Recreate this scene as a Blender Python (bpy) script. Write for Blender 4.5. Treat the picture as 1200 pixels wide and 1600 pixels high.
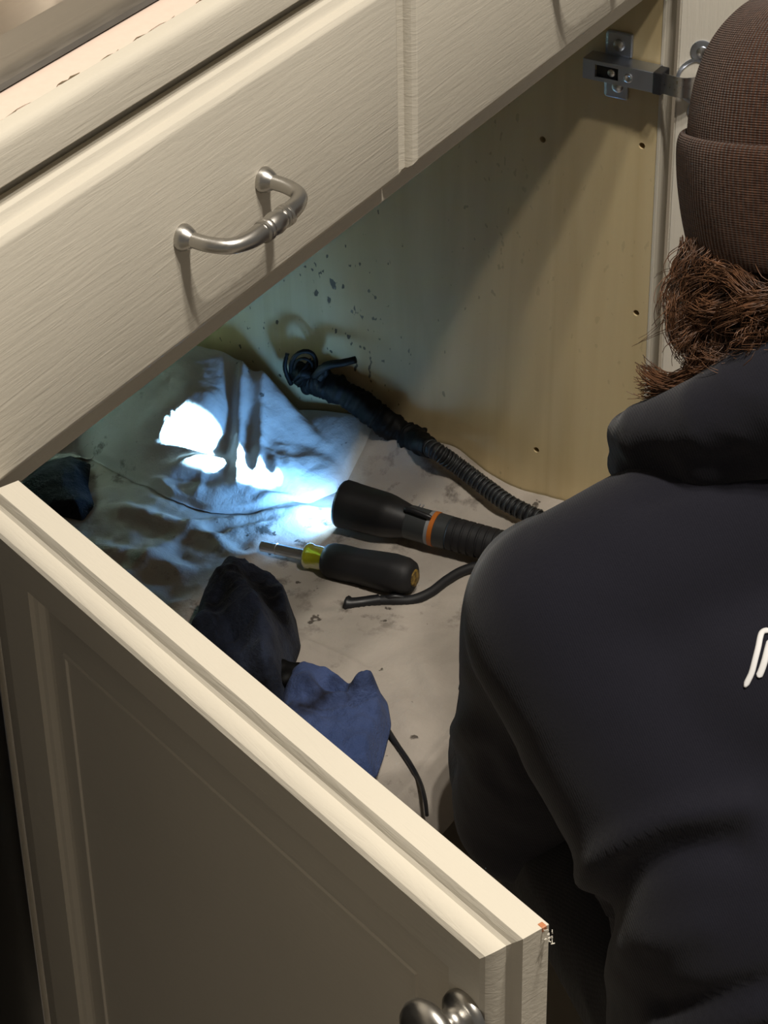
import bpy, bmesh, math, random
import numpy as np
from mathutils import Vector, Matrix, noise
from mathutils.bvhtree import BVHTree
random.seed(7)
for o in list(bpy.data.objects): bpy.data.objects.remove(o)
S = bpy.context.scene
COL = S.collection
V = Vector
D = 0.645                      # height of the drawer fronts' lower face edge above the floor

# ------------------------------------------------------------------ camera
F_PX, YAW, PITCH, ROLL = 3788.9, 1.0243, 0.58965, -0.02064
CAM = V((-0.72587, -0.66611, 0.63092 + D))
fwd = V((math.cos(PITCH)*math.sin(YAW), math.cos(PITCH)*math.cos(YAW), -math.sin(PITCH)))
_r = fwd.cross(V((0, 0, 1))).normalized(); _u = _r.cross(fwd)
right = _r*math.cos(ROLL) + _u*math.sin(ROLL)
up = -_r*math.sin(ROLL) + _u*math.cos(ROLL)
cd = bpy.data.cameras.new('camera'); cam = bpy.data.objects.new('camera', cd); COL.objects.link(cam)
m = Matrix((right, up, -fwd)).transposed().to_4x4(); m.translation = CAM
cam.matrix_world = m
cd.sensor_fit = 'VERTICAL'; cd.sensor_height = 36; cd.sensor_width = 27
cd.lens = F_PX*36/1600; cd.clip_start = .05
S.camera = cam

# ------------------------------------------------------------------ world, exposure
w = bpy.data.worlds.new('world'); S.world = w; w.use_nodes = True
w.node_tree.nodes['Background'].inputs[0].default_value = (1.0, 0.95, 0.87, 1)
w.node_tree.nodes['Background'].inputs[1].default_value = 0.14
S.view_settings.view_transform = 'Standard'; S.view_settings.look = 'None'
S.view_settings.exposure = 0.0; S.view_settings.gamma = 1.0
S.view_settings.use_curve_mapping = False

# ------------------------------------------------------------------ helpers
def ray(px, py): return (right*((px-600)/F_PX) - up*((py-800)/F_PX) + fwd)
def onp(px, py, ax, v):
    d = ray(px, py); return CAM + d*((v-CAM[ax])/d[ax])
def at(px, py, s):
    return CAM + ray(px, py).normalized()*s
def obj(name, me, mat=None, parent=None, smooth=None):
    if isinstance(me, bmesh.types.BMesh):
        bm = me; me = bpy.data.meshes.new(name); bm.normal_update(); bm.to_mesh(me); bm.free()
    o = bpy.data.objects.new(name, me); COL.objects.link(o)
    if mat: me.materials.append(mat)
    if parent is not None: o.parent = parent
    if smooth is not None:
        for p in me.polygons: p.use_smooth = True
        if smooth < 179:
            try: me.set_sharp_from_angle(angle=math.radians(smooth))
            except Exception: pass
    return o
def empty(name, loc=(0, 0, 0), rz=0):
    o = bpy.data.objects.new(name, None); COL.objects.link(o)
    o.location = loc; o.rotation_euler = (0, 0, rz); o.empty_display_size = .05
    return o
def tag(o, label=None, cat=None, group=None, kind=None):
    if label: o['label'] = label
    if cat: o['category'] = cat
    if group: o['group'] = group
    if kind: o['kind'] = kind
    return o
def box(lo, hi, bev=0, seg=2, bm=None):
    own = bmesh.new()
    bmesh.ops.create_cube(own, size=1)
    lo, hi = V(lo), V(hi)
    for v in own.verts:
        v.co = V([(lo[i]+hi[i])/2 + v.co[i]*(hi[i]-lo[i]) for i in range(3)])
    if bev: bmesh.ops.bevel(own, geom=own.edges[:], offset=bev, segments=seg, profile=.5, affect='EDGES')
    if bm is None: return own
    me = bpy.data.meshes.new('t'); own.to_mesh(me); own.free(); bm.from_mesh(me); bpy.data.meshes.remove(me)
    return bm
def frame_from(d):
    d = d.normalized(); a = V((0, 0, 1)) if abs(d.z) < .9 else V((1, 0, 0))
    s = d.cross(a).normalized(); return s, d.cross(s).normalized()
def spline(pts, n):
    """Catmull-Rom through pts (list of tuples of any dimension) -> n samples"""
    P = [np.array(p, float) for p in pts]; P = [2*P[0]-P[1]] + P + [2*P[-1]-P[-2]]
    out = []; k = len(P)-3
    for i in range(n):
        t = i/(n-1)*k; j = min(int(t), k-1); t -= j
        a, b, c, d = P[j:j+4]
        out.append(.5*((2*b)+(-a+c)*t+(2*a-5*b+4*c-d)*t*t+(-a+3*b-3*c+d)*t**3))
    return out
def tube(pts, rad, sides=12, bm=None, cap=True, ring=None):
    """sweep; rad a float or list; ring(i, ang) -> radius factor"""
    bm = bm or bmesh.new(); pts = [V(p[:3]) for p in pts]; n = len(pts)
    rr = rad if hasattr(rad, '__len__') else [rad]*n
    rings = []; s = None
    for i in range(n):
        d = (pts[min(i+1, n-1)]-pts[max(i-1, 0)]).normalized()
        if s is None: s, t = frame_from(d)
        else:
            s = (s - d*s.dot(d)).normalized(); t = d.cross(s).normalized()
        vs = []
        for k in range(sides):
            a = 2*math.pi*k/sides; r = rr[i]*(ring(i, a) if ring else 1)
            vs.append(bm.verts.new(pts[i]+s*math.cos(a)*r+t*math.sin(a)*r))
        rings.append(vs)
    for i in range(n-1):
        for k in range(sides):
            bm.faces.new((rings[i][k], rings[i][(k+1) % sides], rings[i+1][(k+1) % sides], rings[i+1][k]))
    if cap:
        bm.faces.new(rings[0][::-1]); bm.faces.new(rings[-1])
    bmesh.ops.recalc_face_normals(bm, faces=bm.faces[:])
    return bm
def lathe(prof, origin, axis, sides=40, bm=None):
    """prof: list of (distance along axis, radius)"""
    axis = V(axis).normalized(); o = V(origin); s, t = frame_from(axis)
    bm = bm or bmesh.new(); rings = []
    for (h, r) in prof:
        if r < 1e-6: rings.append([bm.verts.new(o+axis*h)]); continue
        rings.append([bm.verts.new(o+axis*h+(s*math.cos(2*math.pi*k/sides)+t*math.sin(2*math.pi*k/sides))*r) for k in range(sides)])
    for a, b in zip(rings, rings[1:]):
        for k in range(sides):
            k2 = (k+1) % sides
            if len(a) == 1 and len(b) == 1: continue
            if len(a) == 1: bm.faces.new((a[0], b[k], b[k2]))
            elif len(b) == 1: bm.faces.new((a[k], a[k2], b[0]))
            else: bm.faces.new((a[k], a[k2], b[k2], b[k]))
    bmesh.ops.recalc_face_normals(bm, faces=bm.faces[:])
    return bm
def rect_profile(W, H, prof, bm=None, left=None):
    """slab in local X (0..W), Z (0..-H); prof: (inset, depth) from the back outer edge to the centre; Y=0 front face, +Y back"""
    bm = bm or bmesh.new(); rings = []
    for k, (i, t) in enumerate(prof):
        li = left[k] if left else i
        rings.append([bm.verts.new((li, t, -i)), bm.verts.new((W-i, t, -i)), bm.verts.new((W-i, t, -(H-i))), bm.verts.new((li, t, -(H-i)))])
    for a, b in zip(rings, rings[1:]):
        for k in range(4):
            bm.faces.new((a[k], a[(k+1) % 4], b[(k+1) % 4], b[k]))
    bm.faces.new(rings[0][::-1]); bm.faces.new(rings[-1])
    bmesh.ops.recalc_face_normals(bm, faces=bm.faces[:])
    return bm
def capsule_bm(bm, a, b, ra, rb, seg=20, flat=None):
    """tapered capsule between a and b added to bm"""
    a, b = V(a), V(b); n = 10
    d = b-a; L = d.length
    if L < 1e-6: d = V((0, 0, 1)); L = 1e-6
    prof = []
    for i in range(7):
        t = math.pi/2*(i/6); prof.append((-ra*math.cos(t), ra*math.sin(t)))
    for i in range(7):
        t = math.pi/2*(i/6); prof.append((L+rb*math.sin(t), rb*math.cos(t)))
    lathe(prof, a, d, seg, bm)
def ellipsoid_bm(bm, c, rad, rot=None, seg=28):
    n0 = len(bm.verts)
    r = bmesh.ops.create_uvsphere(bm, u_segments=seg, v_segments=16, radius=1)
    M = Matrix.Translation(V(c)) @ (rot.to_4x4() if rot else Matrix.Identity(4)) @ Matrix.Diagonal(V((*rad, 1)))
    bmesh.ops.transform(bm, matrix=M, verts=r['verts'])
def blob(bm, vox=.006, smooth=8, fac=.5):
    """voxel-union of overlapping closed pieces, smoothed -> mesh datablock"""
    me = bpy.data.meshes.new('blobsrc'); bm.to_mesh(me); bm.free()
    o = bpy.data.objects.new('blobsrc', me); COL.objects.link(o)
    r = o.modifiers.new('r', 'REMESH'); r.mode = 'VOXEL'; r.voxel_size = vox
    s = o.modifiers.new('s', 'SMOOTH'); s.iterations = smooth; s.factor = fac
    dg = bpy.context.evaluated_depsgraph_get(); dg.update()
    out = bpy.data.meshes.new_from_object(o.evaluated_get(dg))
    bpy.data.objects.remove(o); bpy.data.meshes.remove(me)
    return out
def fbm(p, o=4): return noise.fractal(V(p), 1.0, 2.0, o)
def ridge(p, o=3):
    s = 0; a = 1; f = 1
    for i in range(o):
        s += a*(1-2*abs(noise.noise(V(p)*f))); a *= .5; f *= 2.1
    return s
def sst(a, b, x):
    t = min(1, max(0, (x-a)/(b-a))); return t*t*(3-2*t)

# ------------------------------------------------------------------ materials
class NT:
    def __init__(s, name):
        s.m = bpy.data.materials.new(name); s.m.use_nodes = True; s.t = s.m.node_tree
        s.b = s.t.nodes['Principled BSDF']
    def n(s, typ, **kw):
        x = s.t.nodes.new(typ)
        for k, v in kw.items():
            if k in x.inputs: x.inputs[k].default_value = v
            else: setattr(x, k, v)
        return x
    def l(s, a, b): s.t.links.new(a, b)
    def tex(s, kind='Object', scale=(1, 1, 1), rot=(0, 0, 0), loc=(0, 0, 0)):
        c = s.n('ShaderNodeTexCoord'); mp = s.n('ShaderNodeMapping')
        mp.inputs['Scale'].default_value = scale; mp.inputs['Rotation'].default_value = rot; mp.inputs['Location'].default_value = loc
        s.l(c.outputs[kind], mp.inputs[0]); return mp.outputs[0]
    def noise(s, vec, scale=5, detail=4, rough=.5, dist=0):
        x = s.n('ShaderNodeTexNoise'); x.inputs['Scale'].default_value = scale; x.inputs['Detail'].default_value = detail
        x.inputs['Roughness'].default_value = rough; x.inputs['Distortion'].default_value = dist
        s.l(vec, x.inputs['Vector']); return x.outputs['Fac']
    def ramp(s, fac, stops):
        r = s.n('ShaderNodeValToRGB'); e = r.color_ramp.elements
        while len(e) > 1: e.remove(e[0])
        e[0].position = stops[0][0]; e[0].color = (*stops[0][1], 1)
        for p, c in stops[1:]:
            q = e.new(p); q.color = (*c, 1)
        s.l(fac, r.inputs[0]); return r.outputs[0]
    def val(s, fac, a, b, lo=0, hi=1):
        x = s.n('ShaderNodeMapRange'); x.inputs[1].default_value = a; x.inputs[2].default_value = b
        x.inputs[3].default_value = lo; x.inputs[4].default_value = hi; s.l(fac, x.inputs[0]); return x.outputs[0]
    def mix(s, fac, a, b):
        x = s.n('ShaderNodeMix'); x.data_type = 'RGBA'
        if isinstance(fac, (int, float)): x.inputs[0].default_value = fac
        else: s.l(fac, x.inputs[0])
        for i, c in ((6, a), (7, b)):
            if isinstance(c, tuple): x.inputs[i].default_value = (*c, 1)
            else: s.l(c, x.inputs[i])
        return x.outputs[2]
    def math(s, op, a, b=None):
        x = s.n('ShaderNodeMath'); x.operation = op
        for i, v in enumerate((a, b)):
            if v is None: continue
            if isinstance(v, (int, float)): x.inputs[i].default_value = v
            else: s.l(v, x.inputs[i])
        return x.outputs[0]
    def bump(s, h, strength=.3, dist=.002):
        x = s.n('ShaderNodeBump'); x.inputs['Strength'].default_value = strength; x.inputs['Distance'].default_value = dist
        s.l(h, x.inputs['Height']); s.l(x.outputs[0], s.b.inputs['Normal']); return x
    def col(s, c):
        if isinstance(c, tuple): s.b.inputs['Base Color'].default_value = (*c, 1)
        else: s.l(c, s.b.inputs['Base Color'])
    def set(s, **k):
        for a, v in k.items(): s.b.inputs[a.replace('_', ' ')].default_value = v
def plain(name, c, rough=.5, metal=0, **k):
    t = NT(name); t.col(c); t.set(Roughness=rough, Metallic=metal, **k)
    v = t.tex(); t.bump(t.noise(v, 180, 3), .05, .0005)
    return t.m
def paint(name, c, axis, strength=.5, c2=None):
    t = NT(name)
    sc = {'x': (22, 120, 330), 'z': (330, 120, 18), 'y': (120, 22, 120)}[axis]
    n1 = t.noise(t.tex(scale=sc), 1, 4, .6, .8)
    n2 = t.noise(t.tex(scale=(1, 1, 1)), 160, 3, .6)
    h = t.math('ADD', n1, t.math('MULTIPLY', n2, .35))
    t.bump(h, strength, .0009)
    n3 = t.noise(t.tex(), 7, 4)
    t.col(t.mix(t.val(n3, .35, .75), c, c2 or tuple(x*.93 for x in c)))
    t.set(Roughness=.42); t.b.inputs['Specular IOR Level'].default_value = .35
    return t.m
CREAM = (.60, .555, .47)
M_paint_x = paint('cream_paint_along', CREAM, 'x', .36)
M_paint_z = paint('cream_paint_upright', CREAM, 'z', .3)
M_panel_white = paint('cream_paint_door_back', (.70, .66, .58), 'z', .35)
def steel(name, c=(.55, .54, .52), rough=.28):
    t = NT(name); t.col(c); t.set(Metallic=1, Roughness=rough)
    n = t.noise(t.tex(scale=(40, 400, 400)), 1, 3); t.bump(n, .06, .0005)
    t.l(t.val(n, 0, 1, rough-.06, rough+.1), t.b.inputs['Roughness']); return t.m
M_nickel = steel('brushed_nickel', (.47, .455, .43), .3)
M_zinc = steel('zinc_plated_steel', (.50, .54, .62), .38)
M_chrome = steel('chrome_steel', (.72, .74, .77), .28)
M_sink = steel('stainless_sink_steel', (.50, .46, .41), .36)
def ply():
    t = NT('birch_plywood')
    v = t.tex(scale=(3, 15, 1.0)); g = t.noise(v, 1.0, 4, .5, 1.0)
    g2 = t.noise(t.tex(scale=(30, 120, 5)), 1, 3, .6)
    c = t.ramp(g, [(.3, (.53, .42, .235)), (.48, (.60, .485, .28)), (.56, (.555, .44, .245)), (.72, (.62, .505, .30))])
    c = t.mix(t.math('MULTIPLY', g2, .12), c, (.36, .26, .12))
    # drips and specks of dirt, mostly towards the back
    sz = t.noise(t.tex(loc=(0, 2, 5)), 8, 2)
    sp = t.val(t.math('ADD', t.noise(t.tex(scale=(1, 1, .6)), 150, 2, .5), t.val(sz, .35, .70, -.06, .09)), .71, .74)
    sy = t.n('ShaderNodeSeparateXYZ'); t.l(t.tex(), sy.inputs[0])
    sp = t.math('MULTIPLY', sp, t.val(sy.outputs[1], .12, .30, .15, 1))
    c = t.mix(t.math('MULTIPLY', sp, .9), c, (.04, .03, .022))
    t.col(c); t.set(Roughness=.55); t.bump(g2, .12, .0006); return t.m
M_ply = ply()
def cloth_mat(name, c1, c2, stain, st_lo=.56, st_hi=.68, scale=9):
    t = NT(name)
    big = t.noise(t.tex(), scale, 6, .62, .4)
    c = t.mix(t.val(big, .35, .7), c1, c2)
    fine = t.noise(t.tex(loc=(3, 1, 2)), 42, 5, .65)
    zone = t.noise(t.tex(loc=(7, 3, 0)), 6, 3)
    k = t.math('MULTIPLY', t.val(fine, st_lo, st_hi), t.val(zone, .42, .6))
    c = t.mix(t.math('MULTIPLY', k, .9), c, stain)
    sz = t.noise(t.tex(loc=(1, 9, 0)), 11, 2)
    sp = t.val(t.math('ADD', t.noise(t.tex(loc=(2, 2, 2)), 80, 3, .55), t.val(sz, .35, .75, -.06, .10)), .71, .75)
    c = t.mix(t.math('MULTIPLY', sp, .85), c, stain)
    t.col(c); t.set(Roughness=.9); t.b.inputs['Specular IOR Level'].default_value = .1
    wv = t.noise(t.tex(), 260, 4, .7); t.bump(t.math('ADD', wv, t.math('MULTIPLY', big, 1.5)), .4, .0015)
    return t.m
M_cloth = cloth_mat('dirty_canvas', (.47, .42, .37), (.36, .32, .28), (.05, .04, .032))
M_cloth2 = cloth_mat('bunched_canvas', (.58, .56, .53), (.46, .44, .41), (.08, .07, .06), .6, .72)
def terry(name, c1, c2, dirt, lo=.4, hi=.6):
    t = NT(name)
    n = t.noise(t.tex(), 26, 5, .6); c = t.mix(t.val(n, .35, .7), c1, c2)
    g = t.noise(t.tex(loc=(4, 2, 8)), 16, 4, .6); c = t.mix(t.val(g, lo, hi), c, dirt)
    t.col(c); t.set(Roughness=.95); t.b.inputs['Specular IOR Level'].default_value = .1
    t.b.inputs['Sheen Weight'].default_value = .04
    t.bump(t.noise(t.tex(), 330, 3, .7), .8, .002); return t.m
M_rag_dark = terry('grimy_navy_terry', (.020, .024, .042), (.035, .045, .075), (.006, .006, .008), .42, .6)
M_rag_blue = terry('blue_terry', (.045, .07, .17), (.07, .10, .22), (.014, .015, .025), .50, .66)
M_rag_black = terry('blackened_rag_terry', (.012, .012, .013), (.02, .02, .022), (.005, .005, .006))
M_grime = plain('wet_black_sludge', (.003, .003, .003), .6)
M_grime.node_tree.nodes['Principled BSDF'].inputs['Specular IOR Level'].default_value = .18
M_blackplastic = plain('matte_black_plastic', (.013, .013, .015), .42)
M_rubber = plain('black_rubber', (.010, .010, .012), .6)
M_grey_alu = plain('dark_anodised_grey', (.06, .065, .068), .4, .4)
M_light_alu = plain('pale_anodised_band', (.3, .31, .33), .4, .3)
M_orange = plain('orange_anodised', (.55, .16, .025), .4, .2)
M_black_app = plain('black_appliance_enamel', (.008, .008, .009), .3)
t = NT('clear_yellow_acetate'); t.col((.62, .62, .03)); t.set(Roughness=.12); t.b.inputs['Transmission Weight'].default_value = .55
t.bump(t.noise(t.tex(), 60, 2), .03, .0005); M_yellow = t.m
t = NT('worn_amber_acetate'); t.col(t.mix(t.val(t.noise(t.tex(), 300, 4), .4, .6), (.30, .19, .035), (.08, .05, .015))); t.set(Roughness=.4); M_amber = t.m
t = NT('pink_beige_laminate'); n = t.noise(t.tex(), 220, 4, .6); t.col(t.mix(n, (.70, .55, .46), (.78, .63, .54))); t.set(Roughness=.35)
t.bump(n, .08, .0006); M_laminate = t.m
def fabric(name, c, c2, scale, rot, strength, rough=.9):
    t = NT(name)
    wv = t.n('ShaderNodeTexWave'); wv.inputs['Scale'].default_value = scale; wv.inputs['Distortion'].default_value = .6
    wv.inputs['Detail'].default_value = 2; t.l(t.tex(rot=rot), wv.inputs['Vector'])
    n = t.noise(t.tex(), 420, 3, .7); n2 = t.noise(t.tex(), 9, 4)
    t.col(t.mix(t.math('MULTIPLY', t.math('ADD', n, n2), .5), c, c2)); t.set(Roughness=rough)
    t.b.inputs['Specular IOR Level'].default_value = .15; t.b.inputs['Sheen Weight'].default_value = .12
    t.b.inputs['Sheen Roughness'].default_value = .5
    t.bump(t.math('ADD', t.math('MULTIPLY', wv.outputs['Fac'], .3), n), strength, .0012); return t.m
M_hoodie = fabric('navy_black_sweatshirt_fleece', (.0075, .0075, .0130), (.0135, .0135, .0215), 230, (.3, .2, .9), .22)
M_trouser = fabric('black_denim', (.008, .008, .010), (.014, .014, .018), 200, (.5, 0, .4), .3)
def knit():
    t = NT('brown_ribbed_knit')
    uv = t.tex('UV', (1, 1, 1))
    sx = t.n('ShaderNodeSeparateXYZ'); t.l(uv, sx.inputs[0])
    warp = t.math('MULTIPLY', t.noise(t.tex(), 55, 2), .35)
    a = t.math('SINE', t.math('MULTIPLY', t.math('ADD', sx.outputs[0], t.math('MULTIPLY', warp, .012)), 2*math.pi*190))
    b = t.math('SINE', t.math('MULTIPLY', t.math('ADD', sx.outputs[1], t.math('MULTIPLY', warp, .01)), 2*math.pi*92))
    h = t.math('ADD', t.math('MULTIPLY', a, .55), t.math('MULTIPLY', b, .45))
    h = t.math('ADD', h, t.noise(t.tex(), 500, 3, .7))
    t.bump(h, .6, .0014)
    c = t.ramp(t.val(t.noise(t.tex(), 240, 4, .7), .3, .7), [(0, (.036, .016, .010)), (.5, (.060, .028, .018)), (1, (.095, .047, .030))])
    t.col(c); t.set(Roughness=.95); t.b.inputs['Specular IOR Level'].default_value = .1
    t.b.inputs['Sheen Weight'].default_value = .15
    return t.m
M_knit = knit()
def hairmat(name, a, b):
    t = NT(name); n = t.noise(t.tex(), 60, 3, .7); t.col(t.mix(t.val(n, .35, .65), a, b)); t.set(Roughness=.38)
    t.b.inputs['Specular IOR Level'].default_value = .4; t.bump(t.noise(t.tex(), 400, 2), .1, .0005); return t.m
M_hair = hairmat('chestnut_hair', (.032, .015, .009), (.17, .078, .038))
M_skin = plain('skin', (.55, .33, .24), .5)
M_print = plain('white_screen_print', (.75, .75, .76), .6)
M_tile = plain('beige_floor_tile', (.30, .26, .21), .5)
M_wall = plain('warm_white_wall_paint', (.68, .64, .56), .7)
t = NT('lamp_diffuser'); t.col((.85, .84, .8)); t.set(Roughness=.4); t.bump(t.noise(t.tex(), 200), .05, .0005); M_lamp = t.m
t = NT('flashlight_lens'); t.col((.9, .95, 1)); t.b.inputs['Emission Color'].default_value = (.55, .8, 1, 1); t.b.inputs['Emission Strength'].default_value = 30; M_lens = t.m

# ------------------------------------------------------------------ the room
tag(obj('floor', box((-2.2, -2.6, -.05), (2.6, .70, 0)), M_tile), kind='structure')
tag(obj('wall_back', box((-2.2, .64, 0), (2.6, .72, 2.45)), M_wall), kind='structure')
tag(obj('ceiling', box((-2.2, -2.6, 2.45), (2.6, .72, 2.53)), M_wall), kind='structure')
def ceiling_light(x, y, power, label, lname):
    e = tag(empty('ceiling_light', (x, y, 2.45)), label, 'light', 'recessed ceiling lights')
    obj('trim_ring', lathe([(0, .075), (.006, .075), (.008, .068), (.003, .058), (0, .056)], (0, 0, 0), (0, 0, -1), 40), M_wall, e, 40)
    obj('diffuser', lathe([(.001, 0), (.001, .057), (-.0005, .057)], (0, 0, 0), (0, 0, -1), 40), M_lamp, e)
    ld = bpy.data.lights.new(lname, 'AREA'); ld.shape = 'DISK'; ld.size = .09; ld.energy = power*.94; ld.color = (1, .93, .82)
    l = bpy.data.objects.new(lname, ld); COL.objects.link(l); l.parent = e; l.location = (0, 0, -.012)
ceiling_light(-.02, -1.00, 21, 'round recessed ceiling light farthest out from the cabinet', 'ceiling_lamp_far_offscreen')
ceiling_light(.05, -.70, 20, 'round recessed ceiling light between the two others', 'ceiling_lamp_middle_offscreen')
ceiling_light(.12, -.47, 15, 'round recessed ceiling light closest to the cabinet fronts', 'ceiling_lamp_near_offscreen')

# ------------------------------------------------------------------ sink base cabinet
XS = .806; FL = D-.505; TOP = D+.1405
cab = tag(empty('sink_cabinet', (.42, .28, 0)), 'cream painted sink cabinet with open doors, two drawer fronts and bare plywood inside', 'cabinet')
def cpart(name, me, mat, smooth=None, parent=None):
    o = obj(name, me, mat, None, smooth)
    if parent is None:
        o.parent = cab; o.matrix_parent_inverse = Matrix.Translation(cab.location).inverted()
    else: o.parent = parent
    return o
sp = cpart('side_panel', box((XS, .019, .0), (XS+.018, .60, TOP), .0008), M_ply)
e = obj('front_edge', box((XS-.0005, .0165, .10), (XS+.0185, .0195, TOP), .0006), M_paint_z, sp)
sp2 = cpart('side_panel', box((.014, .019, .0), (.034, .60, TOP), .0008), M_ply)
obj('front_edge', box((.0135, .0165, .10), (.0345, .0195, TOP), .0006), M_paint_z, sp2)
cpart('bottom_panel', box((.034, .018, FL-.018), (XS, .585, FL), .0008), M_ply)
cpart('back_panel', box((.034, .585, FL-.018), (XS, .600, TOP)), M_ply)
cpart('toe_kick', box((.034, .085, 0), (XS, .100, FL-.018)), M_blackplastic)
cpart('front_rail', box((.034, .021, D-.031), (XS, .040, D+.02), .001), M_paint_x)
cpart('front_rail', box((.034, .021, D+.120), (XS, .034, TOP), .001), M_paint_x)
# drawer fronts: flat field with a routed edge (inset, depth)
DP = [(0, .019), (0, .0115), (.0012, .0095), (.0045, .0080), (.0058, .0066), (.0060, .0050), (.0075, .0022), (.0098, .0005), (.0112, 0)]
def drawer_front(x0, x1):
    W = x1-x0; H = .1147+2*.0112
    bm = rect_profile(W, H, DP)
    o = obj('drawer_front', bm, M_paint_x, None, 25)
    o.location = (x0, 0, D+.1147+.0112)
    mi = Matrix.Translation(cab.location).inverted()
    o.parent = cab; o.matrix_parent_inverse = mi
    return o
DF1 = drawer_front(-.0065, .4045)
DF2 = drawer_front(.4065, .8175)
def pull(df, x, z):
    """turned bail pull; local to the drawer front (y<0 is out)"""
    L = .0762; out = .031
    def side(s, n=44):
        pts = [(x+s*L/2, .0, z), (x+s*L/2, -.006, z), (x+s*(L/2-.0005), -.0165, z-.0005), (x+s*(L/2-.005), -.0265, z-.001),
               (x+s*(L/2-.0145), -out, z-.0012), (x+s*(L/2-.026), -out-.0012, z-.0012), (x, -out-.0016, z-.0012)]
        return spline(pts, n)
    A = side(-1); B = side(1)[::-1][1:]; P = A+B; n = len(P)
    s = [0]
    for a, b in zip(P, P[1:]): s.append(s[-1]+float(np.linalg.norm(b-a)))
    tot = s[-1]; R = []
    for k in s:
        d = min(k, tot-k)                # distance from the foot
        c = abs(k-tot/2)                 # distance from the centre
        r = .0042+.0030*math.exp(-(d/.0035)**2)+.0012*sst(.025, .052, d)
        R.append(r)
    # resample the middle finely for the rings
    bm = tube(P, R, 18)
    o = obj('drawer_pull', bm, M_nickel, df, 60)
    bm = bmesh.new()
    prof = [(-.0125, .0045), (-.0120, .0061), (-.0105, .0063), (-.0098, .0055), (-.0090, .0062), (-.0075, .0062), (-.0066, .0050),
            (-.0045, .0058), (0, .0064), (.0045, .0058), (.0066, .0050), (.0075, .0062), (.0090, .0062), (.0098, .0055), (.0105, .0063), (.0120, .0061), (.0125, .0045)]
    lathe(prof, (x, -out-.0016, z-.0012), (1, 0, 0), 28, bm)
    obj('ring', bm, M_nickel, o, 50)
    for sx in (-1, 1):
        obj('foot', lathe([(0, .0072), (.0015, .0074), (.004, .0066), (.0065, .0052), (.008, .0040)], (x+sx*L/2, .0002, z), (0, -1, 0), 24), M_nickel, o, 60)
    return o
zl = .0573-(.1147+.0112)
pull(DF1, .1745+.0381+.0065, zl)
pull(DF2, .1745+.0381+.0065, zl)
# doors: local X along the width from the hinge, +Y through the thickness to the back, Z down from the top
TH = .0255
DOORP = [(0, TH), (0, .0128), (.0015, .0118), (.0042, .0108), (.0056, .0094), (.0056, .0066), (.0064, .0036), (.0080, .0012), (.0098, 0),
         (.0285, 0), (.0292, .0022), (.0312, .0032), (.0325, .0060), (.0345, .0066), (.0365, .0060), (.0520, .0032)]
HX = .018                     # extra width of the stile on the hinge side
def cabinet_door(loc, ang, W, H, flip=False):
    left = [0, 0, .0005, .001, .0015, .002, .0035, .0172, .0190]+[i_+HX for i_, t_ in DOORP[9:]]
    fr = rect_profile(W, H, DOORP, None, left)
    if flip:
        for v in fr.verts: v.co.x = -v.co.x
        bmesh.ops.reverse_faces(fr, faces=fr.faces[:])
    o = obj('door', fr, M_paint_x, None, 22)
    i = .0520
    pan = rect_profile(W-2*i-HX, H-2*i, [(0, .012), (0, .0032), (.0006, .0022), (.0022, .0022), (.0032, .0034), (.0045, .0038)])
    for v in pan.verts:
        v.co.x += i+HX; v.co.z -= i
        if flip: v.co.x = -v.co.x
    if flip: bmesh.ops.reverse_faces(pan, faces=pan.faces[:])
    obj('centre_panel', pan, M_paint_z, o, 25)
    o.location = loc; o.rotation_euler = (0, 0, ang)
    o.parent = cab; o.matrix_parent_inverse = Matrix.Translation(cab.location).inverted()
    return o
DW, DH = .3745+HX, .515
DA = 1.9534
door1 = cabinet_door((-.0073-HX*math.cos(DA), -.0114+HX*math.sin(DA), D-.0046), -DA, DW, DH)
# knob on the near door
kb = lathe([(0.0000, .0118), (0.0016, .0120), (0.0037, .0112), (0.0044, .0098), (0.0055, .0078), (0.0075, .0066), (0.0101, .0066), (0.0119, .0078),
            (0.0132, .0108), (0.0145, .0142), (0.0167, .0160), (0.0195, .0160), (0.0220, .0145), (0.0242, .0108), (0.0255, .006), (0.0260, 0)],
           (DW-.0170, 0, -.0455), (0, -1, 0), 40)
obj('knob', kb, M_nickel, door1, 50)
# chipped paint at the corner
rr = random.Random(3); bm = bmesh.new()
for i in range(9):
    c = V((DW+.0012+rr.random()*.003, TH-.001-rr.random()*.002, -.0005-rr.random()*.006))
    tube([c+V((rr.uniform(-.001, .001), rr.uniform(-.001, .001), rr.uniform(-.001, .001))) for _ in range(4)], .00022, 5, bm)
obj('paint_fluff', bm, M_panel_white, door1)
tr = NT('bare_wood_chip'); tr.col((.45, .17, .07)); tr.bump(tr.noise(tr.tex(), 300), .3)
obj('bare_chip', box((DW-.0028, TH-.0035, -.0022), (DW+.0002, TH-.001, .0002), .0004), tr.m, door1)
# far door, open to the right, seen from its back
ANG2 = math.radians(108)
door2 = cabinet_door((.8255, .0120, D-.0046), ANG2, DW, DH, True)
obj('back_coat', box((-DW+.0015, TH, -DH+.0015), (-.0015, TH+.0006, -.0015)), M_panel_white, door2)
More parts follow.
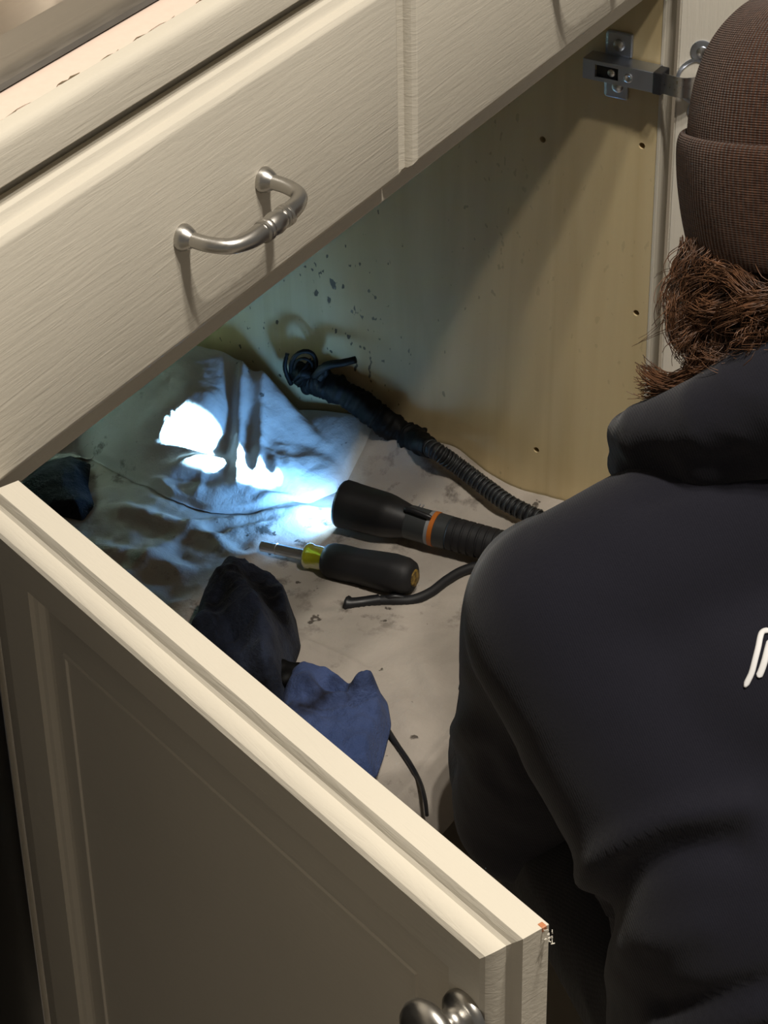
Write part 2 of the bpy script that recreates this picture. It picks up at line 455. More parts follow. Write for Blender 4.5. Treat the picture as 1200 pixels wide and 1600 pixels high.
# concealed hinge on the far side panel
hy, hz = .054, D-.0985
hg = cpart('hinge', box((XS-.0022, hy-.010, hz-.026), (XS, hy+.010, hz+.025), .0012), M_zinc)
bm = box((XS-.0030, hy-.0125, hz+.008), (XS, hy+.0085, hz+.0265), .0012)
obj('plate_wing', bm, M_zinc, hg)
obj('plate_wing', box((XS-.0030, hy-.010, hz-.0265), (XS, hy+.0085, hz-.008), .0012), M_zinc, hg)
for s, zz in ((1, .0165), (-1, -.0165)):
    b = lathe([(0, .0046), (.0012, .0044), (.002, .0032), (.0022, 0)], (XS-.003, hy-.002, hz+zz), (-1, 0, 0), 20)
    sc = obj('screw', b, M_chrome, hg, 40)
ax0 = XS-.0175
# arm: folded channel with a slot
bm = bmesh.new()
y0, y1, zt, zb = .0165, .0745, hz+.0075, hz-.0085
sl = (.0455, .0645, hz+.0042, hz-.0052)
box((ax0, y0, zb), (ax0+.0012, sl[0], zt), .0003, 1, bm); box((ax0, sl[1], zb), (ax0+.0012, y1, zt), .0003, 1, bm)
box((ax0, sl[0]-.0004, sl[2]), (ax0+.0012, sl[1]+.0004, zt), .0003, 1, bm); box((ax0, sl[0]-.0004, zb), (ax0+.0012, sl[1]+.0004, sl[3]), .0003, 1, bm)
box((ax0+.0004, y0, zt-.0012), (XS-.0015, y1, zt), .0003, 1, bm); box((ax0+.0004, y0, zb), (XS-.0015, y1, zb+.0012), .0003, 1, bm)
obj('arm', bm, M_zinc, hg, 30)
obj('slot_block', box((ax0+.003, sl[0], zb+.002), (XS-.002, sl[1], zt-.002), .0006), M_blackplastic, hg)
obj('adjust_screw', lathe([(0, .0036), (.001, .0036), (.0014, .0026), (.0008, .0012), (.0008, 0)], (ax0+.0004, .0370, hz-.0010), (-1, 0, 0), 20), M_chrome, hg, 40)
obj('adjust_screw', lathe([(0, .0030), (.001, .0030), (.0014, .002), (.0014, 0)], (ax0+.0030, .052, hz-.001), (-1, 0, 0), 20), M_chrome, hg, 40)
obj('pivot_band', box((ax0-.0006, .0100, zb-.0006), (XS-.004, .0172, zt+.0006), .0008), M_blackplastic, hg)
# knuckle links and cup on the far door
def dpt(wx, ty, z):  # point on the far door (distance from hinge edge, beyond back face, z)
    a = ANG2; c = V((.8255, .0120, 0)); dx = V((-math.cos(a), -math.sin(a), 0)); n = V((-math.sin(a), math.cos(a), 0))
    return c+dx*wx+n*(TH+ty)+V((0, 0, z))
lk = bmesh.new()
pa = V((ax0+.004, .014, hz-.001)); pb = dpt(.020, .006, hz-.001); pm = (pa+pb)/2+V((-.006, -.004, 0))
P = spline([pa, pm, pb], 9)
for zz in (-.0035, .0030):
    for a, b in zip(P, P[1:]):
        pass
n_ = 9
rings = []
for i, p in enumerate(P):
    p = V(p); rings.append([lk.verts.new(p+V((0, 0, .0080))), lk.verts.new(p+V((.0022, .0012, .0072))), lk.verts.new(p+V((.0022, .0012, -.0072))), lk.verts.new(p+V((0, 0, -.0080)))])
for a, b in zip(rings, rings[1:]):
    for k in range(4): lk.faces.new((a[k], a[(k+1) % 4], b[(k+1) % 4], b[k]))
lk.faces.new(rings[0][::-1]); lk.faces.new(rings[-1]); bmesh.ops.recalc_face_normals(lk, faces=lk.faces[:])
obj('knuckle_link', lk, M_chrome, hg, 30)
nd = V((-math.sin(ANG2), math.cos(ANG2), 0))
cup = lathe([(0, .0195), (.0012, .0195), (.0016, .0178), (.0014, .0168), (-.006, .0160), (-.010, .015), (-.010, 0)], dpt(.0190, .0004, hz), nd, 36)
obj('cup', cup, M_zinc, hg, 40)
for zz in (.0235, -.0235):
    bm = bmesh.new(); c = dpt(.0180, .0, hz+zz)
    lathe([(0, .0088), (.0014, .0088), (.0018, .0078), (.0018, 0)], c, nd, 24, bm)
    ear = obj('cup_ear', bm, M_zinc, hg, 40)
    obj('ear_screw', lathe([(.0018, .0045), (.0028, .0042), (.0034, .003), (.0034, 0)], c, nd, 20), M_chrome, hg, 40)
# shelf-pin and screw holes drilled into the far side panel
cut = bmesh.new()
for (a, b) in ((848, 218), (994, 489), (838, 703), (977, 702), (1003, 228)):
    p = onp(a, b, 0, XS); lathe([(-.004, 0), (-.004, .0026), (.011, .0026), (.011, 0)], (XS, p.y, p.z), (1, 0, 0), 20, cut)
cm = bpy.data.meshes.new('drill'); cut.to_mesh(cm); cut.free(); co_ = bpy.data.objects.new('drill', cm); COL.objects.link(co_)
bo = sp.modifiers.new('holes', 'BOOLEAN'); bo.operation = 'DIFFERENCE'; bo.solver = 'EXACT'; bo.object = co_
dg = bpy.context.evaluated_depsgraph_get(); dg.update()
drilled = bpy.data.meshes.new_from_object(sp.evaluated_get(dg)); sp.modifiers.clear(); sp.data = drilled
bpy.data.objects.remove(co_)

# ------------------------------------------------------------------ countertop and sink
CT = D+.1605
ct = tag(empty('countertop', (.3, .3, CT)), 'pink beige laminate countertop with cream painted wooden front edge', 'countertop')
def inv(o, p):
    o.parent = p; o.matrix_parent_inverse = Matrix.Translation(p.location).inverted(); return o
# wooden front edge, rounded on top, long in X
bm = bmesh.new(); prof = [(.0205, -.0190), (.0200, -.0255), (.0105, -.0250), (.0089, -.0235), (.0087, -.0070), (.0097, -.0030), (.0115, -.0008), (.0140, 0), (.0200, .0003)]
A = [bm.verts.new((-.62, y, CT+z)) for y, z in prof]; B = [bm.verts.new((.86, y, CT+z)) for y, z in prof]
for k in range(len(prof)):
    bm.faces.new((A[k], A[(k+1) % len(prof)], B[(k+1) % len(prof)], B[k]))
bm.faces.new(A); bm.faces.new(B[::-1]); bmesh.ops.recalc_face_normals(bm, faces=bm.faces[:])
inv(obj('front_edge', bm, M_paint_x, None, 35), ct)
SX0, SX1, SY0, SY1 = .012, .70, .0400, .51
bm = bmesh.new()
z0, z1 = CT-.0195, CT-.0006
for lo, hi in (((-.62, .0207), (SX0+.012, .60)), ((SX1-.012, .0207), (.86, .60)), ((SX0+.012, .0207), (SX1-.012, SY0+.012)), ((SX0+.012, SY1-.012), (SX1-.012, .60))):
    box((lo[0], lo[1], z0), (hi[0], hi[1], z1), 0, 1, bm)
inv(obj('laminate_top', bm, M_laminate), ct)
# caulk seam crack between edging and laminate
bm = bmesh.new(); rr = random.Random(5)
x = .02
while x < .33:
    L = rr.uniform(.012, .05)
    P = [(x+L*i/6, .0207+rr.uniform(-.0008, .0010), CT-.0001) for i in range(7)]
    tube(P, [.0001]+[rr.uniform(.0001, .00055) for _ in range(5)]+[.0001], 6, bm)
    x += L+rr.uniform(.0, .02)
tseam = NT('dirty_caulk'); tseam.col((.16, .12, .07)); tseam.bump(tseam.noise(tseam.tex(), 400), .3)
inv(obj('cracked_seam', bm, tseam.m), ct)
# stainless sink: rim with raised bead, inner ledge, basin
bm = bmesh.new()
prof = [(0, .0006), (.0015, .0030), (.0060, .0052), (.0150, .0058), (.0165, .0050), (.0180, .0050), (.0250, .0046), (.0265, .0030), (.0285, .0028),
        (.0400, .0020), (.0470, -.006), (.0520, -.030), (.060, -.15), (.075, -.165), (.10, -.170)]
W, H = SX1-SX0, SY1-SY0
def rr_ring(i, z, bm, n=8, r0=.05):
    vs = []; r = max(.02, r0-i*.2); x0, x1, y0, y1 = SX0+i, SX1-i, SY0+i, SY1-i
    for cx, cy, a0 in ((x1-r, y1-r, 0), (x0+r, y1-r, 90), (x0+r, y0+r, 180), (x1-r, y0+r, 270)):
        for k in range(n+1):
            a = math.radians(a0+90*k/n); vs.append(bm.verts.new((cx+r*math.cos(a), cy+r*math.sin(a), CT+z)))
    return vs
def loops(rs, bm):
    for a, b in zip(rs, rs[1:]):
        n = len(a)
        for k in range(n): bm.faces.new((a[k], a[(k+1) % n], b[(k+1) % n], b[k]))
sk = tag(empty('kitchen_sink', (.29, .26, CT)), 'brushed stainless steel drop-in sink set into the countertop', 'sink')
b1 = bmesh.new(); loops([rr_ring(i, z, b1) for i, z in prof[:10]], b1); bmesh.ops.recalc_face_normals(b1, faces=b1.faces[:])
inv(obj('rim', b1, M_sink, None, 30), sk)
b2 = bmesh.new(); rs = [rr_ring(i, z, b2) for i, z in prof[9:]]; loops(rs, b2); b2.faces.new(rs[-1]); bmesh.ops.recalc_face_normals(b2, faces=b2.faces[:])
bmesh.ops.reverse_faces(b2, faces=b2.faces[:])
inv(obj('basin', b2, M_sink, None, 40), sk)

# ------------------------------------------------------------------ dishwasher to the left
dwr = tag(empty('dishwasher', (-.30, .28, 0)), 'black dishwasher beside the cream cabinet', 'dishwasher')
inv(obj('body', box((-.595, .045, .09), (.0115, .58, D+.138), .003), M_black_app), dwr)
inv(obj('door_panel', box((-.592, .013, .11), (.0115, .046, D-.02), .002), M_black_app), dwr)
inv(obj('control_strip', box((-.592, .013, D-.016), (-.0085, .046, D+.130), .002), M_black_app), dwr)
inv(obj('kick_plate', box((-.592, .08, 0), (-.0200, .10, .09), .002), M_blackplastic), dwr)
inv(obj('handle', box((-.50, -.012, D-.06), (-.10, .014, D-.04), .004), M_black_app), dwr)

# ------------------------------------------------------------------ cloths inside the cabinet
def fl(px, py, dz=0.0): return onp(px, py, 2, FL+dz)
def seg_d(p, a, b):
    ax, ay = a; bx, by = b; dx, dy = bx-ax, by-ay
    t = max(0, min(1, ((p[0]-ax)*dx+(p[1]-ay)*dy)/(dx*dx+dy*dy+1e-12)))
    return math.hypot(p[0]-ax-t*dx, p[1]-ay-t*dy), t
def inside(p, poly):
    c = False; j = len(poly)-1
    for i in range(len(poly)):
        xi, yi = poly[i]; xj, yj = poly[j]
        if (yi > p[1]) != (yj > p[1]) and p[0] < (xj-xi)*(p[1]-yi)/(yj-yi)+xi: c = not c
        j = i
    return c
def segs(pxs, dz): return [((*fl(a, b, dz)[:2],), (*fl(c, d, dz)[:2],), h, w) for a, b, c, d, h, w in pxs]
def addfold(p, ss):
    z = 0
    for a, b, h, w in ss:
        d, t = seg_d(p, a, b); z += h*math.exp(-(d/w)**2)*math.sin(math.pi*min(1, max(0, .12+.76*t)))
    return z
floor_folds = segs([(300, 830, 520, 800, .007, .006), (330, 850, 470, 815, .006, .006), (180, 800, 330, 850, .006, .008), (250, 770, 480, 800, .005, .007),
                    (380, 880, 300, 830, .005, .008), (620, 730, 740, 790, .010, .012), (690, 720, 760, 780, .008, .010), (560, 830, 640, 850, .005, .008),
                    (600, 700, 660, 760, .008, .010), (470, 960, 690, 945, .0022, .003), (450, 995, 575, 1050, .003, .004), (640, 1000, 700, 1130, .003, .008),
                    (620, 1080, 660, 1200, .003, .010), (150, 860, 300, 900, .006, .010), (200, 900, 280, 850, .006, .008), (690, 690, 830, 760, .006, .008)], .004)
hemA, hemB = fl(300, 957), fl(700, 945)
def cloth_z(x, y):
    rough = .35+.65*sst(.20, .34, y)*sst(.78, .62, x)
    z = .0035+rough*(.0028*max(-.2, ridge((x*8+3, y*8, 1.3), 3))+.0036*fbm((x*17, y*17, 4.0), 4)+.0021*fbm((x*55, y*55, 2.0), 3))
    z += .0022*fbm((x*9+5, y*9, 7.0), 3)
    z += addfold((x, y), floor_folds)
    side = (x-hemA.x)*(hemB.y-hemA.y)-(y-hemA.y)*(hemB.x-hemA.x)
    z += .0014*sst(0, .0006, -side)
    z += .026*sst(.12, .25, y)*sst(.725, .80, x)*sst(.42, .27, y)
    z = max(z, .0016)
    if y < .020: z = z*max(0, 1-(.020-y)*12)+.0015-max(0, .016-y)*.9
    return FL+z
def grid(x0, x1, y0, y1, step, zf, mask=None):
    bm = bmesh.new(); nx = int((x1-x0)/step); ny = int((y1-y0)/step); G = {}
    for i in range(nx+1):
        for j in range(ny+1):
            x = x0+(x1-x0)*i/nx; y = y0+(y1-y0)*j/ny
            if mask and not mask(x, y): continue
            G[i, j] = bm.verts.new((x, y, zf(x, y)))
    for i in range(nx):
        for j in range(ny):
            k = [(i, j), (i+1, j), (i+1, j+1), (i, j+1)]
            if all(a in G for a in k): bm.faces.new([G[a] for a in k])
    return bm
def thicken(o, t=.0012):
    s = o.modifiers.new('thickness', 'SOLIDIFY'); s.thickness = t; s.offset = -1
bm = grid(.037, .8045, -.014, .575, .003, cloth_z)
fc = obj('drop_cloth', bm, M_cloth, None, 180)
tag(fc, 'stained beige canvas drop cloth spread flat over the cabinet floor', 'drop cloth')

# the bunched cloth: heights (above the cabinet floor) of points picked on it
CP = [(120, 706, .006), (200, 752, .006), (262, 788, .006), (330, 806, .006), (400, 804, .006), (480, 790, .006), (530, 768, .006), (574, 722, .006), (590, 696, .006),
      (290, 775, .012), (316, 722, .029), (362, 772, .012), (250, 750, .015), (345, 735, .022), (300, 745, .019),
      (260, 714, .026), (330, 714, .024), (252, 690, .037), (295, 675, .044), (335, 690, .036), (290, 640, .058), (335, 640, .056), (248, 640, .052),
      (310, 555, .068), (370, 566, .064), (345, 600, .058), (160, 655, .034), (150, 695, .014), (200, 625, .050), (240, 590, .059), (200, 700, .024), (180, 730, .010),
      (395, 605, .057), (412, 640, .045), (392, 700, .028), (372, 660, .037), (360, 690, .030), (430, 602, .054), (436, 618, .040), (446, 648, .018),
      (500, 668, .016), (560, 694, .012), (470, 700, .018), (430, 715, .024), (482, 760, .013), (420, 765, .015), (522, 742, .012), (400, 740, .022)]
CPW = [(*fl(a, b, h)[:2], h) for a, b, h in CP]
CPW += [(.775, .52, .062), (.70, .555, .060), (.62, .555, .035), (.800, .45, .050), (.802, .385, .028), (.57, .53, .012), (.802, .33, .012)]
_A = np.array([c[:2] for c in CPW]); _h = np.array([c[2] for c in CPW]); _n = len(CPW)
def _k(d): return np.sqrt(d*d+.012**2)
_M = np.zeros((_n+3, _n+3)); _M[:_n, :_n] = -_k(np.linalg.norm(_A[:, None]-_A[None], axis=2))+np.eye(_n)*.0025
_M[:_n, _n] = 1; _M[:_n, _n+1:] = _A; _M[_n, :_n] = 1; _M[_n+1:, :_n] = _A.T
_W = np.linalg.solve(_M, np.concatenate([_h, [0, 0, 0]]))
def rbf(x, y):
    d = np.hypot(_A[:, 0]-x, _A[:, 1]-y); return float(-_k(d)@_W[:_n]+_W[_n]+_W[_n+1]*x+_W[_n+2]*y)
fp = [(.58, .572)]+[c[:2] for c in CPW[:9]]+[(.802, .30), (.803, .36), (.803, .50), (.80, .572)]
def edge_d(p, poly): return min(seg_d(p, poly[i], poly[(i+1) % len(poly)])[0] for i in range(len(poly)))
def smooth_poly(poly, n=160):
    """closed outline resampled evenly with softened corners"""
    P = [np.array(p) for p in poly]; P.append(P[0]); L = [0]
    for a, b in zip(P, P[1:]): L.append(L[-1]+float(np.linalg.norm(b-a)))
    out = []
    for i in range(n):
        t = L[-1]*i/n; j = max(k_ for k_ in range(len(P)-1) if L[k_] <= t)
        out.append(P[j]+(P[j+1]-P[j])*(t-L[j])/max(1e-9, L[j+1]-L[j]))
    for _ in range(3): out = [(out[i-1]+2*out[i]+out[(i+1) % n])/4 for i in range(n)]
    return [tuple(o) for o in out]
def radial(poly, zf, rings=60, n=200, centre=None):
    out = smooth_poly(poly, n); c = centre or tuple(np.mean(out, axis=0)); bm = bmesh.new(); R_ = []
    for k_ in range(1, rings+1):
        t = (k_/rings)**.8
        R_.append([bm.verts.new((x_, y_, zf(x_, y_))) for x_, y_ in ((c[0]+(o[0]-c[0])*t, c[1]+(o[1]-c[1])*t) for o in out)])
    cv = bm.verts.new((c[0], c[1], zf(*c)))
    for i in range(n): bm.faces.new((cv, R_[0][i], R_[0][(i+1) % n]))
    for a, b in zip(R_, R_[1:]):
        for i in range(n): bm.faces.new((a[i], b[i], b[(i+1) % n], a[(i+1) % n]))
    bmesh.ops.recalc_face_normals(bm, faces=bm.faces[:])
    if sum(f.normal.z for f in bm.faces) < 0: bmesh.ops.reverse_faces(bm, faces=bm.faces[:])
    return bm
bun_folds = segs([(385, 585, 368, 735, .007, .005), (415, 610, 404, 720, .006, .005), (372, 600, 350, 700, -.006, .006), (255, 713, 345, 713, .006, .005), (258, 728, 330, 730, -.007, .006),
                  (340, 735, 460, 750, .004, .006), (290, 765, 315, 722, .005, .004), (440, 690, 480, 760, .003, .006), (440, 645, 560, 692, .005, .008),
                  (470, 770, 530, 745, .005, .005), (420, 700, 445, 740, .005, .005), (300, 790, 420, 795, .006, .006)], .035)
def bz(x, y):
    p = (x, y); de = edge_d(p, fp); k_ = sst(0, .03, de)
    z = rbf(x, y)+k_*(addfold(p, bun_folds)+.0028*ridge((x*13+2, y*9, 3.1), 3)+.0014*fbm((x*60, y*60, 9.0), 3))+.004*sst(0, .006, de)
    return max(FL+z, cloth_z(x, y)+.0012+.005*sst(0, .008, de))
bc = obj('bunched_cloth', radial(fp, bz, 80, 260, (.71, .42)), M_cloth2, None, 180)
tag(bc, 'pale canvas cloth bunched into a mound, lit white by the flashlight', 'cloth')

# ------------------------------------------------------------------ tools on the cloth
def axis_thing(name, a, b):
    """empty at a with local +X along a->b"""
    e = bpy.data.objects.new(name, None); COL.objects.link(e); e.empty_display_size = .02
    d = (b-a).normalized(); s = V((0, 0, 1)).cross(d).normalized(); u = d.cross(s)
    M = Matrix((d, s, u)).transposed().to_4x4(); M.translation = a; e.matrix_world = M
    return e
# flashlight, lens end first
fa = fl(533, 786, .0285); fb = fl(776, 853, .0235)
fe = tag(axis_thing('flashlight', fa, fb), 'dark grey metal flashlight with orange ring, switched on', 'flashlight')
X = (1, 0, 0); O = (0, 0, 0)
obj('head', lathe([(.003, .0150), (.0, .0165), (0, .0192), (.002, .0203), (.010, .0201), (.012, .0197), (.040, .0188), (.046, .0178), (.060, .0142), (.062, .0139)], O, X, 48), M_blackplastic, fe, 30)
obj('lens', lathe([(.0028, .0152), (.0026, 0)], O, X, 36), M_lens, fe)
obj('barrel', lathe([(.061, .0139), (.0625, .0142), (.080, .0140), (.0825, .0140)], O, X, 40), M_grey_alu, fe, 30)
obj('pale_band', lathe([(.0800, .0141), (.0803, .0143), (.0830, .0143), (.0832, .0140)], O, X, 40), M_light_alu, fe, 30)
obj('orange_ring', lathe([(.0830, .0140), (.0832, .0146), (.0868, .0146), (.0870, .0140)], O, X, 40), M_orange, fe, 30)
obj('collar', lathe([(.0868, .0138), (.0872, .0142), (.0975, .0140), (.0980, .0130)], O, X, 40), M_grey_alu, fe, 30)
pr = [(.098, .0128)]
for i in range(7):
    x0 = .0985+i*.0068; pr += [(x0, .0130), (x0+.0006, .0139), (x0+.0050, .0139), (x0+.0056, .0130)]
pr += [(.147, .0130), (.149, .0120), (.150, .009), (.1505, 0)]
obj('tail_grip', lathe(pr, O, X, 40), M_rubber, fe, 30)
cl = spline([(.060, -.006, .0155), (.066, -.0065, .0172), (.075, -.007, .0165), (.084, -.007, .0152)], 12)
obj('pocket_clip', tube(cl, [.0012]+[.0022]*10+[.0015], 8), M_blackplastic, fe, 60)
for i, x in enumerate((.066, .069)):
    obj('marking', box((x, .0005+.008, .0110), (x+.0008, .0035+.008, .0122), .0001), M_light_alu, fe)
sp_ = bpy.data.lights.new('hot_beam', 'SPOT'); sp_.energy = 300; sp_.color = (.36, .70, 1.0); sp_.spot_size = math.radians(15); sp_.spot_blend = .35; sp_.shadow_soft_size = .009
so = bpy.data.objects.new('hot_beam', sp_); COL.objects.link(so); so.parent = fe; so.location = (-.004, 0, 0)
so.rotation_euler = (0, math.radians(94.0), math.radians(-8.0))     # looks along local -Z -> -X of the flashlight
al = bpy.data.lights.new('spill_beam', 'AREA'); al.shape = 'DISK'; al.size = .028; al.energy = .27; al.color = (.11, .42, 1.0); al.spread = math.radians(150)
so = bpy.data.objects.new('spill_beam', al); COL.objects.link(so); so.parent = fe; so.location = (-.003, 0, 0); so.rotation_euler = (0, math.radians(90), 0)

# screwdriver
sa = fl(408, 853, .0135); sb = fl(648, 903, .0215)
se = tag(axis_thing('screwdriver', sa, sb), 'multi-bit screwdriver with yellow collar and chunky black grip', 'screwdriver')
hexp = [(0, .0040), (.0006, .0046), (.014, .0046), (.0145, .0052), (.0150, .0046), (.046, .0046)]
obj('shaft', lathe(hexp, O, X, 12), M_chrome, se, 20)
obj('hex_socket', lathe([(-.0005, .0), (-.0005, .0030), (.0001, .0041)], O, X, 6), M_chrome, se)
obj('collar', lathe([(.041, .0060), (.0420, .0100), (.0435, .0108), (.0460, .0104), (.0475, .0096), (.057, .0098), (.062, .0110)], O, X, 36), M_yellow, se, 40)
GR = [(.0585, .0090), (.0595, .0122), (.064, .0142), (.075, .0146), (.088, .0140), (.100, .0148), (.120, .0158), (.131, .0150), (.1365, .0125), (.138, .0100), (.1385, .0070)]
bm = lathe(GR, O, X, 48)
for v in bm.verts:                       # soft flutes along the grip
    a = math.atan2(v.co.z, v.co.y); r = math.hypot(v.co.y, v.co.z)
    if r > .011 and .07 < v.co.x < .128:
        k = 1+.028*math.cos(6*a); v.co.y *= k; v.co.z *= k
obj('grip', bm, M_rubber, se, 60)
obj('end_cap', lathe([(.1380, .0072), (.1395, .0070), (.1402, .0058), (.1404, 0)], O, X, 30), M_amber, se, 40)

# black cable with a flat plug end
P = [fl(560, 942, .006), fl(600, 938, .006), fl(640, 938, .006), fl(672, 926, .007), fl(700, 905, .009), fl(728, 890, .010), fl(775, 878, .010)]
cb = tag(empty('power_cable', P[0]), 'black rubber cable with a short plug lying beside the screwdriver', 'cable')
inv(obj('cord', tube(spline(P, 50), .0041, 12), M_rubber, None, 180), cb)
Q = spline([fl(543, 944, .006), fl(548, 944, .0065), fl(565, 942, .007), fl(592, 938, .0062)], 14)
inv(obj('plug', tube(Q, [.0036, .0068, .0070, .0062, .0056, .0054, .0052]+[.0050]*7, 12), M_blackplastic, None, 60), cb)
inv(obj('strain_relief', tube(spline([fl(596, 938, .006), fl(615, 932, .010), fl(640, 936, .0065)], 12), .0022, 8), M_blackplastic, None, 180), cb)

# thin cable tie
P = [fl(598, 1128, .010), fl(618, 1160, .007), fl(640, 1192, .006), (fl(656, 1222, .006)), fl(664, 1250, .006), fl(667, 1274, .006)]
tz = tag(obj('cable_tie', tube(spline(P, 30), [.0024-.0010*i/29 for i in range(30)], 6), M_blackplastic, None, 60), 'thin black plastic strip lying on the cloth below the blue rag', 'strip')

# ------------------------------------------------------------------ clogged drain hose leaning on the side panel
H = [fl(860, 818, .018), fl(800, 790, .020), fl(760, 762, .024), fl(715, 728, .034), fl(680, 704, .046)]
H += [onp(640, 684, 0, XS-.0175), onp(600, 658, 0, XS-.0175), onp(560, 628, 0, XS-.0175), onp(520, 606, 0, XS-.0175), onp(488, 592, 0, XS-.016), onp(470, 578, 0, XS-.018)]
hs = tag(empty('drain_hose', H[1]), 'ribbed black drain hose clogged with black sludge, leaning against plywood', 'hose')
k = spline(H, 260); cut = 112
def ribs(i, a): return 1+.16*math.sin(i*1.55+.5*math.sin(a*2))
inv(obj('ribbed_tube', tube(k[:cut+8], .0066, 14, None, True, ribs), M_rubber, None, 180), hs)
bmh = bmesh.new()
for i, p in enumerate(k[:cut]):
    if i % 4 == 0:
        s_, t_ = frame_from(V(k[min(i+1, 259)])-V(k[max(i-1, 0)]))
        q_ = [V(p)+(s_*math.cos(a)+t_*math.sin(a))*.0072 for a in [2*math.pi*j/14 for j in range(15)]]
        tube(q_, .0008, 5, bmh, False)
inv(obj('wire_rib', bmh, M_grey_alu, None, 180), hs)
rr = random.Random(11)
R = [.0118+.0030*noise.noise(V((i*.06, 2, 3)))+.0018*noise.noise(V((i*.31, 5, 1))) for i in range(len(k)-cut)]
R = [r*(.72+.28*sst(0, 20, i)) for i, r in enumerate(R)]
inv(obj('sludge_sleeve', tube(k[cut-4:], R[:4]+R, 18, None, True, lambda i, a: 1+.22*noise.noise(V((math.cos(a)*1.6, math.sin(a)*1.6, i*.12)))+.1*noise.noise(V((math.cos(a)*4, math.sin(a)*4, i*.4)))), M_grime, None, 180), hs)
bm = bmesh.new()
c = onp(476, 588, 0, XS-.018)
for i in range(12):
    ellipsoid_bm(bm, c+V((rr.uniform(-.005, .003), rr.uniform(-.008, .008), rr.uniform(-.008, .008))), [rr.uniform(.004, .0085) for _ in range(3)], None, 14)
inv(obj('sludge_clump', blob(bm, .0016, 1), M_grime, None, 180), hs)
for pts, r0, r1 in (([(455, 600), (448, 585), (445, 570), (449, 552)], .0022, .0018),
                    ([(455, 592), (455, 568), (465, 553), (480, 549), (492, 558), (495, 582)], .0020, .0020),
                    ([(458, 585), (462, 566), (474, 560), (486, 566), (490, 580)], .0014, .0014),
                    ([(490, 592), (503, 577), (515, 570), (535, 567), (556, 562)], .0042, .0030),
                    ([(498, 590), (508, 584), (509, 576)], .0034, .0022),
                    ([(500, 572), (504, 584), (500, 592)], .0022, .0030)):
    P = spline([onp(a, b, 0, XS-.022-.005*math.sin(i)) for i, (a, b) in enumerate(pts)], 22)
    inv(obj('hair_strand', tube(P, [r0+(r1-r0)*i/21+.0005*noise.noise(V((i*.7, r0*900, 0))) for i in range(22)], 8), M_grime, None, 180), hs)
for a, b, r in ((648, 676, .0055), (660, 676, .0042), (617, 690, .005), (634, 712, .0055), (655, 722, .005), (628, 700, .0055)):
    bm = bmesh.new(); c = fl(a, b, .018) if b > 685 else onp(a, b, 0, XS-.012)
    for _ in range(4): ellipsoid_bm(bm, c+V([rr.uniform(-.003, .003) for _ in range(3)]), [r*rr.uniform(.6, 1.1) for _ in range(3)], None, 12)
    inv(obj('sludge_lump', blob(bm, .0014, 2), M_grime, None, 180), hs)

# ------------------------------------------------------------------ rags
def rag(name, polypx, dz, Hf, mat, label, folds, seed, step=.0022, amp=.006, fold_dz=None):
    poly = [tuple(fl(a, b, dz)[:2]) for a, b in polypx]
    ss = segs(folds, fold_dz if fold_dz is not None else dz)
    def edge(p): return edge_d(p, poly)
    def z(x, y):
        de = edge((x, y)); k_ = sst(0, .022, de)
        h = .003+Hf(x, y)*math.sqrt(max(0, k_))+sst(0, .012, de)*(addfold((x, y), ss)+amp*ridge((x*17+seed, y*17, seed*.7), 3)+.3*amp*fbm((x*60, y*60, seed), 3))
        return FL+.007+max(h, .003)
    o = obj(name, radial(poly, z, 40, 150), mat, None, 180)
    thicken(o, .003)
    return tag(o, label, 'rag', None)
rag('rag', [(300, 975), (318, 940), (345, 915), (392, 908), (440, 925), (462, 955), (470, 1000), (455, 1040), (450, 1085), (420, 1110), (350, 1080), (280, 1030)], .018,
    lambda x, y: .040, M_rag_dark, 'grimy blackened navy rag crumpled into a heap on the drop cloth',
    [(355, 905, 430, 1050, .012, .010), (400, 900, 455, 1000, -.016, .012), (330, 960, 400, 1060, -.010, .009), (445, 920, 450, 1000, .012, .008)], 3.3, amp=.009, fold_dz=.04)
rag('rag', [(440, 1080), (468, 1062), (520, 1075), (560, 1095), (590, 1082), (606, 1105), (612, 1140), (600, 1190), (588, 1225), (500, 1250), (420, 1160)], .006,
    lambda x, y: .014, M_rag_blue, 'blue terry rag with a hemmed edge, half hidden by the open door',
    [(480, 1060, 560, 1100, .018, .010), (530, 1130, 600, 1090, .012, .006), (545, 1140, 606, 1115, -.014, .004), (500, 1105, 560, 1125, -.012, .006), (470, 1100, 530, 1140, .010, .010), (590, 1095, 604, 1180, .006, .005)], 8.1, amp=.007)
rag('rag', [(30, 760), (60, 725), (110, 712), (142, 725), (138, 760), (148, 790), (130, 812), (70, 800)], .010,
    lambda x, y: .007, M_rag_black, 'flat black rag in the dark corner of the cabinet floor', [(60, 740, 130, 760, .003, .010)], 5.2, amp=.003)
def lump(px, py, r, label, seed):
    rr = random.Random(seed); bm = bmesh.new(); c = fl(px, py, .010+r)
    for _ in range(7): ellipsoid_bm(bm, c+V([rr.uniform(-.5, .5)*r for _ in range(3)]), [r*rr.uniform(.45, .85) for _ in range(3)], None, 12)
    return tag(obj('sludge_lump', blob(bm, r*.16, 2), M_grime, None, 180), label, 'debris')
lump(563, 1076, .008, 'wet black sludge lump beside the blue rag', 2)
lump(448, 1054, .013, 'black sludge lump between the navy rag and the blue rag', 9)

# ------------------------------------------------------------------ the person
NK = at(1300, 660, 1.45)
RV = V((math.cos(YAW), -math.sin(YAW), 0)); FV = V((math.sin(YAW), math.cos(YAW), 0))
def B(r, f, u): return NK+RV*r+FV*f+V((0, 0, u))
ROTB = Matrix((RV, FV, V((0, 0, 1)))).transposed()
fz = NK.z     # neck height above the floor
